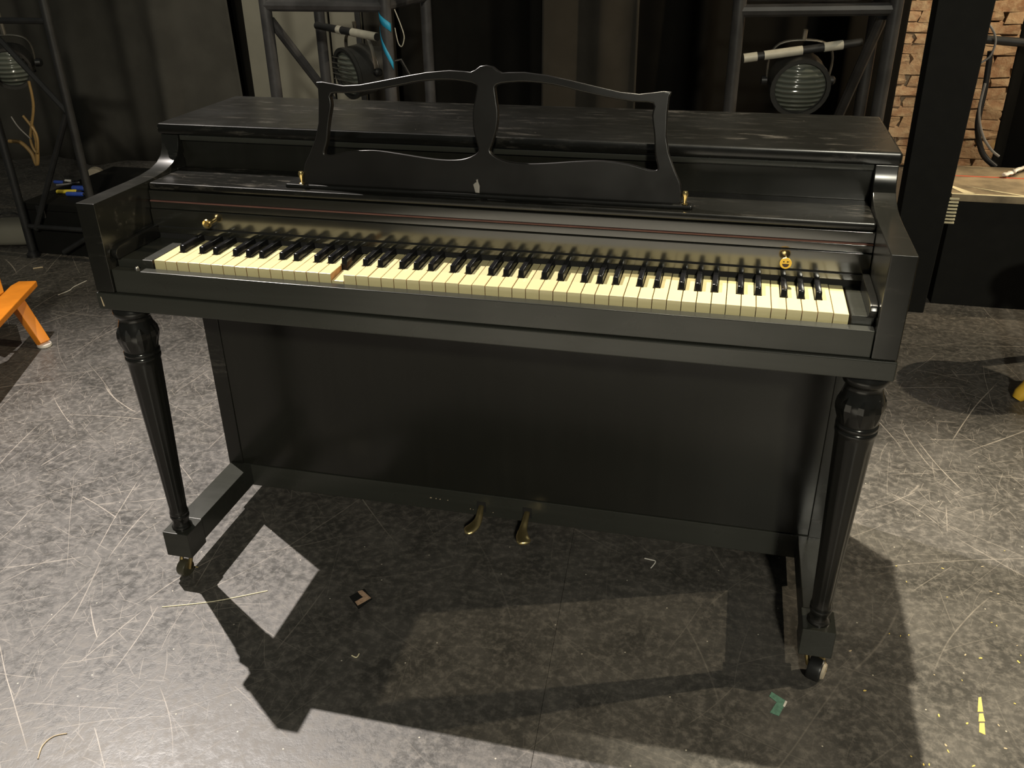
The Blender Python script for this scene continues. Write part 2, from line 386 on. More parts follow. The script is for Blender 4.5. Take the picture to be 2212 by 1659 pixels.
# drapes and flats
def drape(name, x0, x1, y, h, mat, label, folds, amp, seed, z0=0.0, lean=0.0, cat='curtain'):
    rnd = random.Random(seed); n = max(24, int((x1-x0)*70)); bm = bmesh.new(); rows = []
    ph = [rnd.uniform(0, 2*PI) for _ in range(4)]; fr = [folds*rnd.uniform(.7, 1.3) for _ in range(4)]
    for j in range(15):
        t = j/14; z = z0 + h*t; row = []
        for i in range(n+1):
            x = x0+(x1-x0)*i/n
            d = sum(math.sin(fr[q]*x*(1+.35*q)+ph[q]+.5*math.sin(2.1*t+q))*(1/(1+q)) for q in range(4))
            a = amp*(1+0.5*(1-t)**3)
            row.append(bm.verts.new((x + .4*a*math.sin(fr[1]*x*1.7+ph[2]), y + a*d + lean*(1-t), z)))
        rows.append(row)
    for a, b in zip(rows, rows[1:]):
        for i in range(n): bm.faces.new((a[i], a[i+1], b[i+1], b[i]))
    o = finish(name, bm, mat, None, angle=2.5)
    mo = o.modifiers.new('thickness', 'SOLIDIFY'); mo.thickness = 0.004
    return tag(o, label, cat)
drape('stage_curtain', -4.6, -1.80, 3.42, 2.7, 'drape_grey', 'charcoal stage curtain in loose folds behind the left lighting tower', 9, 0.055, 3)
drape('stage_curtain', -1.98, -1.58, 3.72, 2.7, 'drape_black', 'narrow black curtain between the charcoal curtain and the grey flats', 16, 0.02, 8)
drape('stage_curtain', -0.80, 0.08, 3.46, 2.7, 'drape_black', 'black stage curtain just right of the middle lighting tower', 15, 0.03, 5)
drape('stage_curtain', 0.04, 0.50, 3.36, 2.7, 'drape_mid', 'dark grey curtain strip above the music desk, between two black curtains', 12, 0.025, 6)
drape('stage_curtain', 0.47, 1.79, 3.56, 2.7, 'drape_black', 'black stage curtain behind the right lighting tower', 13, 0.03, 9)
# grey-green flats behind the middle tower
xs = [-1.62, -1.45, -1.12, -0.93, -0.76]
for i in range(4):
    lab = ['narrow grey flat panel beside the narrow black curtain', 'wide grey-green flat panel seen through the middle lighting tower',
           'grey-green flat panel behind the wired lamp', 'grey flat panel beside the black curtain, right of the wired lamp'][i]
    t = thing('scenery_flat', lab, 'panel', ((xs[i]+xs[i+1])/2, 3.32, 0), 0, 'grey scenery flats')
    hw = (xs[i+1]-xs[i])/2-0.006
    finish('panel', bm_box(-hw, hw, 0, 0.02, 0, 2.6, 0.003), 'drape_pale' if i != 3 else 'drape_mid', t)
    for sx in (-1, 1): finish('batten', bm_box(sx*(hw-.013)-.012, sx*(hw-.013)+.012, 0.0205, 0.05, 0, 2.6, 0.002), 'tower_dark', t)
    if i in (0, 2): finish('edge_strip', bm_box(hw-.03, hw, -.012, -.0005, 0, 2.6, 0.002), 'tower_dark', t)
# tall black masking flat at the right
t = thing('masking_flat', 'tall black masking flat standing in front of the brick wall', 'panel', (1.69, 1.98, 0))
finish('panel', bm_prism([(-.06, 0), (.08, 0), (.105, 2.6), (-.105, 2.6)], 'y', -.05, 0.05, 0.004), 'box_black', t)
finish('foot', bm_box(-.05, .07, .0505, .30, 0, .03, 0.003), 'box_black', t)

# ------------------------------------------------------------------ the piano
XL, XLi, XRi, XR = -0.1157, -0.0773, 1.2601, 1.2985
XC = (XL+XR)/2
pi_ = thing('spinet_piano', 'black painted upright piano with open keyboard and turned front legs', 'piano', (XC, 0.27, 0))
pi_inv = Vector((-XC, -0.27, 0))
def part(name, bm, mat, parent=None, angle=0.6, keep=False):
    """parts of the piano are modelled in stage coordinates; shift them into the piano's own frame"""
    bmesh.ops.translate(bm, verts=list(bm.verts), vec=pi_inv)
    return finish(name, bm, mat, parent or pi_, angle=angle)
# side panels with the swept arms
side = [(-.029, .696), (-.029, .8655)] + [(.12, .8655), (.165, .8668), (.2, .8705), (.226, .878), (.243, .888), (.252, .9), (.257, .914), (.259, .9275), (.565, .9275), (.565, .06), (.28, .06), (.28, .696)]
for x0, x1 in ((XL, XLi), (XRi, XR)):
    part('side_panel', bm_prism(side, 'x', x0, x1, 0.002, 2), 'arm')
# lid with rounded front edge
part('lid', bm_box(-.119, 1.301, .2528, .573, .928, .950, 0.006), 'top')
part('lid_moulding', bm_box(XLi, XRi, .262, .275, .915, .928, 0.003), 'case')
part('upper_panel', bm_box(XLi, XRi, .270, .285, .80, .9275, 0.001), 'case_shaded')
part('back_panel', bm_box(XL+.03, XR-.03, .545, .56, .06, .927, 0.001), 'case')
part('shelf', bm_box(XLi+.0005, XRi-.0005, .1335, .27, .848, .8625, 0.0045), 'top')
# the front under the shelf, in nearly flush strips
part('shelf_rail', bm_box(XLi+.0005, XRi-.0005, .1300, .20, .8292, .8478, 0.0012), 'gloss')
part('felt_strip', bm_box(XLi+.001, XRi-.001, .1275, .16, .8264, .8292, 0.0008), 'felt')
part('fallboard_rail', bm_box(XLi+.0005, XRi-.0005, .1280, .17, .8130, .8262, 0.0012), 'gloss')
part('fallboard', bm_box(XLi+.001, XRi-.001, .1240, .15, .7788, .8128, 0.0014), 'gloss')
part('nameboard_strip', bm_box(XLi+.001, XRi-.001, .1215, .15, .7665, .7774, 0.001), 'gloss')
part('name_felt', bm_box(XLi+.001, XRi-.001, .1235, .15, .752, .7795, 0.0), 'felt_black')
# keyboard bed, slip and rail
part('key_bed', bm_box(-.117, 1.30, -.0315, .28, .6607, .6948, 0.003), 'case')
part('key_slip', bm_box(XLi+.0006, XRi-.0006, -.0245, -.004, .6955, .741, 0.002), 'case')
part('key_frame', bm_box(XLi+.001, XRi-.001, .0, .26, .6955, .722, 0.0), 'felt_black')
for x0, x1 in ((XLi+.0006, -.0025), (1.2245, XRi-.0006)):
    cb = part('cheek_block', bm_box(x0, x1, -.002, .131, .7225, .7555, 0.002), 'case')
    prof = [(-.012, .757), (-.016, .768), (-.012, .776), (-.002, .7805), (.02, .782), (.1315, .7825), (.1315, .757)]
    if x0 < 0: b = bm_prism(prof, 'x', x0, x0+.012, 0.002)
    else: b = bm_prism(prof, 'x', x1-.012, x1, 0.002)
    part('moulding', b, 'leg')
# brass-headed slip screw on the slip beside the left cheek block
part('slip_button', bm_lathe([(0, .7475), (.003, .747), (.0048, .744), (.0048, .741), (0, .741)], 14, origin=(-.029, -.014, 0)), 'steel')

# white and black keys
KW = 0.0235; KZ = .756
CENT = {'C#': 21.0, 'D#': 49.5, 'F#': 90.5, 'G#': 117.5, 'A#': 144.5}
WN = ['C', 'D', 'E', 'F', 'G', 'A', 'B']
def white_key_mesh(note, first=False, last=False):
    i = WN.index(note); x0 = i*23.5; x1 = x0+23.5; g = .6
    lc = {'D': 'C#', 'E': 'D#', 'G': 'F#', 'A': 'G#', 'B': 'A#'}.get(note); rc = {'C': 'C#', 'D': 'D#', 'F': 'F#', 'G': 'G#', 'A': 'A#'}.get(note)
    if first: lc = None
    if last: rc = None
    l = (CENT[lc]+6.3-x0)/1000 if lc else g/1000
    r = (CENT[rc]-6.3-x0)/1000 if rc else (23.5-g)/1000
    a, b = g/1000, (23.5-g)/1000
    pts = [(a, 0), (b, 0)]
    if rc: pts += [(b, .0485), (r, .0485)]
    pts += [(r, .128), (l, .128)]
    if lc: pts += [(l, .0485), (a, .0485)]
    bm = bm_prism(pts, 'z', -.026, 0, 0.0)
    bmesh.ops.bevel(bm, geom=[e for e in bm.edges if all(v.co.z > -.001 for v in e.verts)], offset=.0009, segments=2, profile=.5, affect='EDGES')
    bmesh.ops.recalc_face_normals(bm, faces=list(bm.faces)); bm.normal_update()
    for f in bm.faces:
        c = f.calc_center_median()
        f.material_index = 0 if (c.z > -.0022 or c.y < .0002) else 1
    me = bpy.data.meshes.new('white_key'); bm.to_mesh(me); bm.free()
    me.materials.append(M['ivory']); me.materials.append(M['keywood']); return me
def black_key_mesh():
    bm = bmesh.new(); bmesh.ops.create_cube(bm, size=1)
    for v in bm.verts:
        top = v.co.z > 0; fr = v.co.y < 0
        hw = .0046 if top else .0060
        v.co = Vector((math.copysign(hw, v.co.x), (.0035 if (fr and top) else (0 if fr else .079)), (.0125 if top else -.014)))
    bmesh.ops.bevel(bm, geom=[e for e in bm.edges if any(v.co.z > 0 for v in e.verts)], offset=.0017, segments=3, profile=.5, affect='EDGES')
    me = bpy.data.meshes.new('black_key'); bm.normal_update(); bm.to_mesh(me); bm.free(); me.materials.append(M['ebony'])
    me.polygons.foreach_set('use_smooth', [True]*len(me.polygons)); me.set_sharp_from_angle(angle=1.0); return me
wk = {}
bk = black_key_mesh()
for i in range(52):
    note = WN[(i+5) % 7]; key = (note, i == 0, i == 51)
    if key not in wk: wk[key] = white_key_mesh(*key)
    o = link('white_key', wk[key], pi_, Vector((i*KW, random.uniform(-.0003, .0003), KZ+random.uniform(-.0004, .0004)))+pi_inv)
    if i == 15:                                                     # the one that is stuck down
        o.location.z -= .0125; o.rotation_euler = (math.radians(2.6), 0, 0); o['label'] = 'stuck white key, sunk below its neighbours'
    if note in 'CDFGA' and i < 51:
        n2 = note+'#'; oct0 = (i - WN.index(note))*KW
        link('black_key', bk, pi_, Vector((oct0+CENT[n2]/1000, .05, KZ+random.uniform(-.0003, .0003)))+pi_inv)

# fallboard knobs; the right one wears a yellow winking face
for q, xk in enumerate((.056, 1.124)):
    zk = .7965; yk = .1240
    kn = part('knob', bm_lathe([(.0, 0), (.0045, 0), (.0045, -.006), (.0035, -.008), (.0035, -.013), (.006, -.015), (.0085, -.018), (.009, -.021), (.0078, -.0235), (.0045, -.0225), (0, -.0215)], 24, axis='y', origin=(xk, yk, zk)), 'brass')
    kn['label'] = 'small brass fallboard knob with a hollow end' if q == 0 else 'fallboard knob with a yellow winking face'
    if q == 1:
        yf = yk-.0238
        part('face_disc', bm_lathe([(0, 0), (.0092, 0), (.0096, -.0005), (.0092, -.001), (0, -.0011)], 28, axis='y', origin=(xk, yf, zk)), 'yellow', kn)
        ym = yf-.0013
        part('mouth', bm_prism([(xk+.0055*math.cos(a), zk-.0008+.0058*math.sin(a)) for a in [PI+PI*k/10 for k in range(11)]], 'y', ym, ym+.0006, 0), 'dark_ink', kn)
        part('eye', bm_lathe([(0, 0), (.0013, 0), (.0013, .0006), (0, .0006)], 12, axis='y', origin=(xk-.0034, ym, zk+.0028)), 'dark_ink', kn)
        part('wink', bm_tube([(xk+.0014, ym, zk+.0036), (xk+.0052, ym, zk+.0030), (xk+.0016, ym, zk+.0018)], .0006, 6), 'dark_ink', kn)
    else:
        part('knob_centre', bm_lathe([(0, 0), (.0042, 0), (.0042, .0006), (0, .0006)], 16, axis='y', origin=(xk, yk-.0233, zk)), 'brass_old', kn)

# music desk (fretted board leaning back on the shelf)
half = [(.352, 0.0), (.352, .02), (.3475, .038), (.337, .057), (.3245, .085), (.318, .112), (.3165, .15), (.3175, .175), (.3205, .1835), (.3075, .1845), (.286, .1815), (.267, .179), (.2345, .1815), (.1925, .1895), (.15, .198), (.108, .2055), (.067, .2095), (.040, .2085), (.0285, .2075), (.0205, .211), (.0115, .2175)]
outline = [(x, z) for x, z in half] + [(0, .2195)] + [(-x, z) for x, z in reversed(half)]
hole = [(-.291, .164), (-.257, .166), (-.211, .172), (-.167, .18), (-.123, .189), (-.079, .193), (-.047, .192), (-.019, .187), (-.018, .172), (-.023, .142), (-.0215, .112), (-.014, .087), (-.012, .073), (-.034, .061), (-.067, .057), (-.11, .059), (-.167, .065), (-.212, .068), (-.259, .064), (-.289, .057), (-.305, .056), (-.307, .062), (-.301, .081), (-.297, .113), (-.291, .144)]
def smooth_loop(pts, n=3):
    L = len(pts); out = []
    for i in range(L):
        p0, p1, p2, p3 = (Vector((*pts[(i+k) % L], 0)) for k in (-1, 0, 1, 2))
        for k in range(n):
            t = k/n
            q = 0.5*((2*p1)+(p2-p0)*t+(2*p0-5*p1+4*p2-p3)*t*t+(3*p1-p0-3*p2+p3)*t**3); out.append((q.x, q.y))
    return out
def make_desk():
    bm = bmesh.new()
    loops = [outline, smooth_loop(hole), [(-x, z) for x, z in reversed(smooth_loop(hole))]]
    es = []
    for lp in loops:
        vs = [bm.verts.new((x, 0, z)) for x, z in lp]
        es += [bm.edges.new((vs[i], vs[(i+1) % len(vs)])) for i in range(len(vs))]
    bmesh.ops.triangle_fill(bm, use_beauty=True, use_dissolve=True, edges=es, normal=(0, -1, 0))
    r = bmesh.ops.extrude_face_region(bm, geom=list(bm.faces))
    for v in r['geom']:
        if isinstance(v, bmesh.types.BMVert): v.co.y += .014
    bmesh.ops.recalc_face_normals(bm, faces=list(bm.faces))
    bevel(bm, .0042, 3, [e for e in bm.edges if len(e.link_faces) == 2 and abs(e.calc_face_angle(0)-PI/2) < 0.3 and abs(e.verts[0].co.y-e.verts[1].co.y) < 1e-5])
    a = math.atan2(.037, .182)
    bmesh.ops.rotate(bm, verts=list(bm.verts), cent=(0, 0, 0), matrix=Matrix.Rotation(-a, 3, 'X'))
    bmesh.ops.translate(bm, verts=list(bm.verts), vec=(.5914, .158, .8685))
    return bm
desk = part('music_desk', make_desk(), 'desk')
part('desk_ledge', bm_box(.5914-.385, .5914+.372, .149, .172, .8605, .8705, 0.004), 'leg', desk)
for xx in (.5914-.353, .5914+.358):
    part('desk_clip', bm_lathe([(0, .893), (.004, .8925), (.0055, .888), (.004, .883), (.003, .8725), (.0055, .871), (.0055, .8706), (0, .8706)], 14, origin=(xx, .157, 0)), 'brass', desk)
part('desk_prop', bm_prism([(.578, .871), (.586, .871), (.587, .884), (.584, .8915), (.5835, .8955), (.580, .8955), (.5805, .891), (.5745, .886)], 'y', .1535, .157, 0.0008), 'steel', desk)

# lower case
part('knee_board', bm_box(XLi-.012, XRi+.012, .283, .296, .1235, .661, 0.001), 'case_shaded')
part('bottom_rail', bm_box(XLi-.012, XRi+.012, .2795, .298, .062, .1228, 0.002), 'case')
flt = lambda h: .06 if .17 < h < .53 else 0.0
legp = [(.0, .1232), (.021, .1232), (.0215, .127), (.0185, .131), (.0175, .142), (.0195, .148), (.0205, .152), (.0205, .155), (.0188, .158), (.0205, .1615), (.0195, .166), (.0185, .172), (.0195, .19), (.023, .30), (.028, .42), (.0315, .51), (.0325, .533), (.033, .538), (.0345, .541), (.0345, .546), (.0325, .5485), (.0345, .551), (.0345, .557), (.0322, .5595), (.0335, .563), (.034, .568), (.0365, .579), (.0378, .59), (.0365, .602), (.033, .613), (.0305, .622), (.029, .629), (.0305, .632), (.035, .635), (.037, .640), (.037, .648), (.035, .651), (.035, .6607), (0, .6607)]
for sx, q in ((-1, 0), (1, 1)):
    lx = -.0843 if q == 0 else 1.2675
    if q == 1: lx = W_ = 1.222+.0643-.0196
    lg = part('leg', bm_lathe(legp, 48, flute=flt, origin=(lx, .0188, 0)), 'leg', angle=0.9)
    part('leg_petals', bm_lathe([(.0, .563), (.0335, .563), (.0395, .582), (.0405, .59), (.039, .602), (.034, .612), (0, .612)], 8, origin=(lx, .0188, 0)), 'leg', lg, angle=0.2)
    part('toe_block', bm_box(lx-.0305, lx+.0305, -.0118, .0495, .0595, .1232, 0.002), 'case', lg)
    part('stretcher', bm_box(lx-.0275, lx+.0275, .0497, .281, .0665, .1225, 0.002), 'case')
def caster(lx, ly, dx, dy, rad, wide, tyre, hub, top=.0595, axle=None):
    """fork with an axle and wheel that trails towards (dx, dy)"""
    d = Vector((dx, dy, 0)).normalized(); s = Vector((-d.y, d.x, 0)) if axle is None else Vector(axle).normalized(); c = Vector((lx, ly, 0)) + d*.018
    bm = bm_lathe([(0, top), (.016, top), (.016, top-.004), (.006, top-.006), (.006, top-.014), (0, top-.014)], 16, origin=(lx, ly, 0))
    for k in (-1, 1):
        o = s*(k*(wide/2+.0025))
        bm_tube([Vector((lx, ly, top-.008))+o*.6, Vector((lx, ly, top-.012))+o+d*.006, Vector((c.x, c.y, rad))+o], [.005, .005, .0045], 8, bm=bm)
    ca = part('caster', bm, 'brass_old')
    bm = bmesh.new(); bm_lathe([(0, -wide/2), (rad*.9, -wide/2), (rad, -wide/2+.004), (rad, wide/2-.004), (rad*.9, wide/2), (0, wide/2)], 24, bm=bm, axis='x')
    bmesh.ops.rotate(bm, verts=list(bm.verts), cent=(0, 0, 0), matrix=Matrix.Rotation(math.atan2(s.y, s.x), 3, 'Z'))
    bmesh.ops.translate(bm, verts=list(bm.verts), vec=(c.x, c.y, rad)); part('wheel', bm, tyre, ca)
    if tyre != 'rubber': return ca
    bm = bmesh.new(); bm_lathe([(0, wide/2-.001), (rad*.72, wide/2-.001), (rad*.6, wide/2+.0045), (0, wide/2+.006)], 20, bm=bm, axis='x')
    bmesh.ops.rotate(bm, verts=list(bm.verts), cent=(0, 0, 0), matrix=Matrix.Rotation(math.atan2(s.y, s.x)+(PI if hub == 'r' else 0), 3, 'Z'))
    bmesh.ops.translate(bm, verts=list(bm.verts), vec=(c.x, c.y, rad)); part('hub_cap', bm, 'tan_wheel', ca)
    return ca
caster(-.0843, .0188, -.15, -1, .0195, .02, 'caster_wheel', 'l')
caster(1.2667, .012, .45, -.9, .0245, .026, 'rubber', 'l', axle=(.93, -.36, 0))
caster(XL+.05, .50, .2, 1, .0215, .024, 'rubber', 'l', top=.062)
caster(XR-.05, .50, .2, 1, .0215, .024, 'rubber', 'l', top=.062)
# pedals
def pedal(pts, label):
    P = spline([Vector(p) for p, _, _ in pts], 6); wd = []; th = []
    for i in range(len(P)):
        t = i/6; a = min(int(t), len(pts)-2); f = t-a
        wd.append(pts[a][1]*(1-f)+pts[a+1][1]*f); th.append(pts[a][2]*(1-f)+pts[a+1][2]*f)
    bm = bmesh.new(); rings = []; n = 16
    for i, p in enumerate(P):
        tg = (P[min(i+1, len(P)-1)]-P[max(i-1, 0)]).normalized(); s = tg.cross(Vector((0, 0, 1))).normalized(); u = s.cross(tg)
        rings.append([bm.verts.new(p + s*math.cos(2*PI*k/n)*wd[i] + u*math.sin(2*PI*k/n)*th[i]) for k in range(n)])
    for a, b in zip(rings, rings[1:]):
        for k in range(n): bm.faces.new((a[k], a[(k+1) % n], b[(k+1) % n], b[k]))
    bm.faces.new(rings[0][::-1]); bm.faces.new(rings[-1]); bmesh.ops.recalc_face_normals(bm, faces=list(bm.faces))
    o = part('pedal', bm, 'brass_pedal', angle=1.5); o['label'] = label
    return o
p1 = pedal([((.532, .31, .089), .0065, .004), ((.532, .279, .0885), .0065, .0045), ((.533, .262, .082), .0075, .005), ((.5325, .248, .073), .0095, .006), ((.527, .234, .065), .0135, .0065), ((.518, .222, .061), .0155, .006), ((.512, .2165, .0595), .0125, .005), ((.509, .2145, .059), .004, .002)], 'brass pedal bent to the left')
p2 = pedal([((.642, .31, .089), .0065, .004), ((.642, .279, .0885), .0065, .0045), ((.642, .258, .081), .0075, .005), ((.641, .24, .070), .0095, .006), ((.643, .224, .063), .0145, .0065), ((.649, .211, .0595), .0165, .006), ((.652, .204, .0585), .0125, .005), ((.653, .2015, .058), .004, .002)], 'brass pedal curving to the right')
for p, xx in ((p1, .532), (p2, .642)):
    part('pedal_slot', bm_box(xx-.011, xx+.011, .2788, .281, .074, .102, 0.0005), 'felt_black', p)
# bare chips in the paint of the bottom rail and of the key bed corner
for cx, cz, ww, hh in ((.408, .095, .006, .003), (.421, .0945, .003, .003), (.431, .094, .004, .0025), (.450, .094, .003, .0025), (.505, .078, .003, .003), (.512, .077, .002, .002), (.560, .076, .003, .002)):
    part('paint_chip', bm_prism([(cx-ww/2, cz-hh*.3), (cx+ww*.1, cz-hh/2), (cx+ww/2, cz+hh*.1), (cx, cz+hh/2)], 'y', .2791, .2797, 0), 'paint_chip')
part('paint_chip', bm_prism([(-.106, .668), (-.103, .668), (-.1065, .687), (-.108, .687)], 'y', -.0322, -.0314, 0), 'paint_chip')

# ------------------------------------------------------------------ lighting towers
def bars_tower(label, loc, rotz, w, d, h, tube_r, braces, mat='tower'):
    t = thing('lighting_tower', label, 'tower', loc, rotz, 'lighting towers behind the piano')
    for cx, cy in (((0, 0), (w, 0), (w, d), (0, d)) if d else ((0, 0), (w, 0))):
        finish('leg', bm_tube([(cx, cy, .03), (cx, cy, h)], tube_r, 14), mat, t)
        finish('foot', bm_lathe([(0, 0), (tube_r*1.7, 0), (tube_r*1.7, .012), (tube_r*.9, .03), (0, .03)], 14, origin=(cx, cy, 0)), 'rubber', t)
    for a, b, r in braces: finish('brace', bm_tube([a, b], r, 10), mat, t)
    return t
# middle-left tower
tA = aty(598, 205, 2.2); tB = aty(838, 110, 2.2); wA = tB.x-tA.x
hb = aty(700, 12, 2.2).z
T1 = bars_tower('grey lighting tower with two strips of blue tape behind the music desk', (tA.x, 2.2, 0), 0, wA, .5, 2.3, .0245,
    [((0, 0, hb), (wA, 0, hb), .024), ((0, .5, hb), (wA, .5, hb), .02), ((0, 0, hb), (0, .5, hb), .02), ((wA, 0, hb), (wA, .5, hb), .02),
     ((0, 0, .25), (wA, 0, .25), .02), ((0, .5, .25), (wA, .5, .25), .02), ((wA, 0, .25), (wA, .5, .25), .02), ((0, 0, .25), (0, .5, .25), .02),
     ((0.0, .03, hb-.06), (wA*.48, .44, .30), .019), ((0, 0, 1.9), (wA, 0, 1.9), .024)])
# pieces of tape wound on its right leg
for zc, tilt in ((aty(826, 46, 2.18).z, -.6), (aty(838, 105, 2.18).z, -.95)):
    bm = bmesh.new(); n = 12; rows = []
    hgt = .05 if tilt > -.8 else .085
    for k in range(n+1):
        a = PI*1.02 + PI*.86*k/n
        zz = zc - tilt*(.5-k/n)*hgt*1.7
        rows.append([bm.verts.new((wA+.0258*math.cos(a), .0258*math.sin(a), zz+s)) for s in (-.016, .016)])
    for a, b in zip(rows, rows[1:]): bm.faces.new((a[0], b[0], b[1], a[1]))
    o = finish('tape', bm, 'blue_tape', T1); mo = o.modifiers.new('thickness', 'SOLIDIFY'); mo.thickness = .0008; o['label'] = 'strip of bright blue tape'
# hanging bar (black with pale wraps) and loop of wire
pa, pb = aty(684, 55, 2.5), aty(815, 80, 2.33)
pipe = thing('hanging_pipe', 'black pipe with a pale wrapped end inside the middle tower', 'pipe', tuple(pa))
dv = pb-pa
finish('pipe', bm_tube([(0, 0, 0), dv], .016, 12), 'tower_dark', pipe)
finish('wrap', bm_tube([dv*.60, dv*.99], .0172, 12), 'pipe', pipe)
finish('wrap', bm_tube([dv*.36, dv*.43], .0172, 12), 'pipe', pipe)
wl = [aty(u, v, 2.24) for u, v in ((852, 20), (866, 55), (873, 80), (868, 100), (860, 92), (853, 60))]
tag(tube('safety_wire', spline(wl, 6), .0022, 'pipe', None, 6), 'thin pale safety wire looped beside the blue-taped leg', 'wire')

# right tower
rA = aty(1587, 120, 2.2); rB = aty(1917, 120, 2.2); wR = rB.x-rA.x; hr = aty(1760, 18, 2.2).z
T2 = bars_tower('dark lighting tower behind the right end of the piano lid', (rA.x, 2.2, 0), 0, wR, .5, 2.3, .0245,
    [((0, 0, hr-.01), (wR, 0, hr), .022), ((0, .5, hr), (wR, .5, hr), .02), ((0, 0, hr), (0, .5, hr), .02), ((wR, 0, hr), (wR, .5, hr), .02),
     ((0, 0, .25), (wR, 0, .25), .02), ((0, .5, .25), (wR, .5, .25), .02), ((0, 0, .25), (0, .5, .25), .02), ((wR, 0, .25), (wR, .5, .25), .02),
     ((wR-.03, .06, hr-.03), (wR-.16, .45, .30), .02)], 'tower_mid')
pa, pb = aty(1606, 126, 2.34), aty(1862, 91, 2.42); dv = pb-pa
pipe = thing('hanging_pipe', 'slanting pipe with pale wraps inside the right tower', 'pipe', tuple(pa))
finish('pipe', bm_tube([(0, 0, 0), dv], .015, 12), 'tower_dark', pipe)
finish('wrap', bm_tube([dv*.0, dv*.115], .0172, 12), 'pipe', pipe)
finish('wrap', bm_tube([dv*.175, dv*.50], .0172, 12), 'pipe', pipe)
finish('wrap', bm_tube([dv*.68, dv*.84], .0172, 12), 'pipe', pipe)

# left tower: slimmer tubes and diagonals
lA = aty(37, 420, 1.8); lB = aty(150, 240, 1.8)
def tl(u, v, y=1.8): q = aty(u, v, y); return (q.x-lA.x, q.y-1.8, q.z)
wL = lB.x-lA.x
T3 = bars_tower('slim dark lighting tower with crossed diagonals left of the piano', (lA.x, 1.8, 0), 0, wL, 0, 2.3, .017,
    [((0, 0, tl(60, 45)[2]), (wL, 0, tl(60, 45)[2]), .012), (tl(144, 246), tl(78, 495), .012), ((wL, 0, tl(144, 250)[2]), (0.0, 0, 1.05), .012),
     ((0, 0, .14), (wL, 0, .14), .011), ((wL, 0, .14), (wL*.45, 0, .03), .011), ((wL, 0, 1.9), (0, 0, 1.9), .012)], 'tower_dark')

# ------------------------------------------------------------------ stage lamps hung in the towers
def stage_lamp(label, loc, rz, tilt, r, ln, hang, wires=False):
    t = thing('stage_lamp', label, 'stage lamp', loc, rz, 'stage lamps hung in the towers')
    t.rotation_euler = (tilt, 0, rz)
    finish('housing', bm_lathe([(0, ln), (r*.55, ln), (r*.75, ln*.93), (r*.95, ln*.55), (r*1.12, ln*.5), (r*1.12, .02), (r*1.16, .015), (r*1.16, 0), (r*1.0, 0), (r*1.0, .012), (0, .012)], 28, axis='y'), 'lamp_body', t)
    le = finish('lens', bm_lathe([(0, -.014), (r*.35, -.012), (r*.7, -.004), (r*.96, .010), (0, .011)], 28, axis='y'), 'lens', t)
    bm = bmesh.new()
    for k in range(-3, 4):
        hw = math.sqrt(max(0, 1-(k/4)**2))*r*.98
        bm_tube([(-hw, -.017, k*r/4), (hw, -.017, k*r/4)], .0016, 5, bm=bm)
    if wires: finish('wire_guard', bm, 'alu', t)
    else: bm.free()
    yk = [(-r*1.2, ln*.4, 0), (-r*1.22, ln*.4, r*.9), (-r*.9, ln*.4, r*1.45), (0, ln*.4, r*1.6), (r*.9, ln*.4, r*1.45), (r*1.22, ln*.4, r*.9), (r*1.2, ln*.4, 0)]
    finish('yoke', bm_tube(spline(yk, 4), .009, 8, flat=.5), 'alu', t)
    finish('hanging_hook', bm_tube([(0, ln*.4, r*1.58), (0, ln*.4, r*1.58+hang)], .009, 8), 'alu', t)
    for s in (-1, 1): finish('yoke_knob', bm_lathe([(0, r*1.20), (.018, r*1.20), (.018, r*1.2+.02), (.01, r*1.2+.028), (0, r*1.2+.028)], 12, axis='x', origin=(0, ln*.4, 0)) if s > 0 else bm_lathe([(0, -r*1.20), (.018, -r*1.20), (.018, -r*1.2-.02), (0, -r*1.2-.02)], 12, axis='x', origin=(0, ln*.4, 0)), 'rubber', t)
    finish('cable_gland', bm_tube([(r*.2, ln, 0), (r*.25, ln+.05, .0), (r*.5, ln+.08, -.1)], .008, 8), 'cable', t)
    return t
l1 = aty(748, 160, 2.42)
stage_lamp('black stage lamp with a wired lens and bare metal yoke inside the middle tower', (l1.x, l1.y, l1.z), math.radians(-38), math.radians(8), .095, .22, .05, True)
l2 = aty(1729, 192, 2.36)
stage_lamp('round grey stage lamp behind the right end of the piano', (l2.x, l2.y, l2.z), math.radians(8), math.radians(12), .098, .22, .04)
l3 = aty(22, 150, 2.0)
stage_lamp('dark stage lamp hung in the slim left tower', (l3.x, l3.y, l3.z), math.radians(30), math.radians(10), .075, .2, .22)

# ------------------------------------------------------------------ things on the floor at the left, behind the piano
c0 = atz(190, 566)
bx = thing('equipment_case', 'low black equipment case on the floor behind the slim left tower', 'case', (-2.03, 2.18, 0))
finish('body', bm_box(.05, .46, -.34, .30, 0, .20, .006), 'box_black', bx)
finish('lid', bm_box(.045, .465, -.345, .305, .2005, .235, .006), 'box_black', bx)
for xx in (.14, .36): finish('latch', bm_box(xx-.02, xx+.02, -.352, -.3455, .17, .225, .002), 'tower_dark', bx)
def cable(name, label, pts, r, mat, cat='cable', group=None):
    return tag(tube(name, spline(pts, 7), r, mat, None, 8), label, cat, group)
def on_case(u, v): q = atz(u, v, .235); return q
cable('cable', 'tan cable hanging in loops inside the slim left tower', [aty(u, v, 2.0) for u, v in ((62, 175), (72, 230), (66, 300), (80, 330), (78, 290), (50, 250))], .006, 'copper')
cable('cable', 'copper coloured cable bundle drooping beside the slim left tower', [aty(u, v, 2.02) for u, v in ((20, 305), (45, 308), (68, 330), (80, 355), (78, 300), (64, 262))], .009, 'copper')
cable('cable', 'thin grey wire slanting across the slim left tower', [aty(u, v, 1.95) for u, v in ((24, 252), (40, 275), (66, 300))], .003, 'grey_cable')
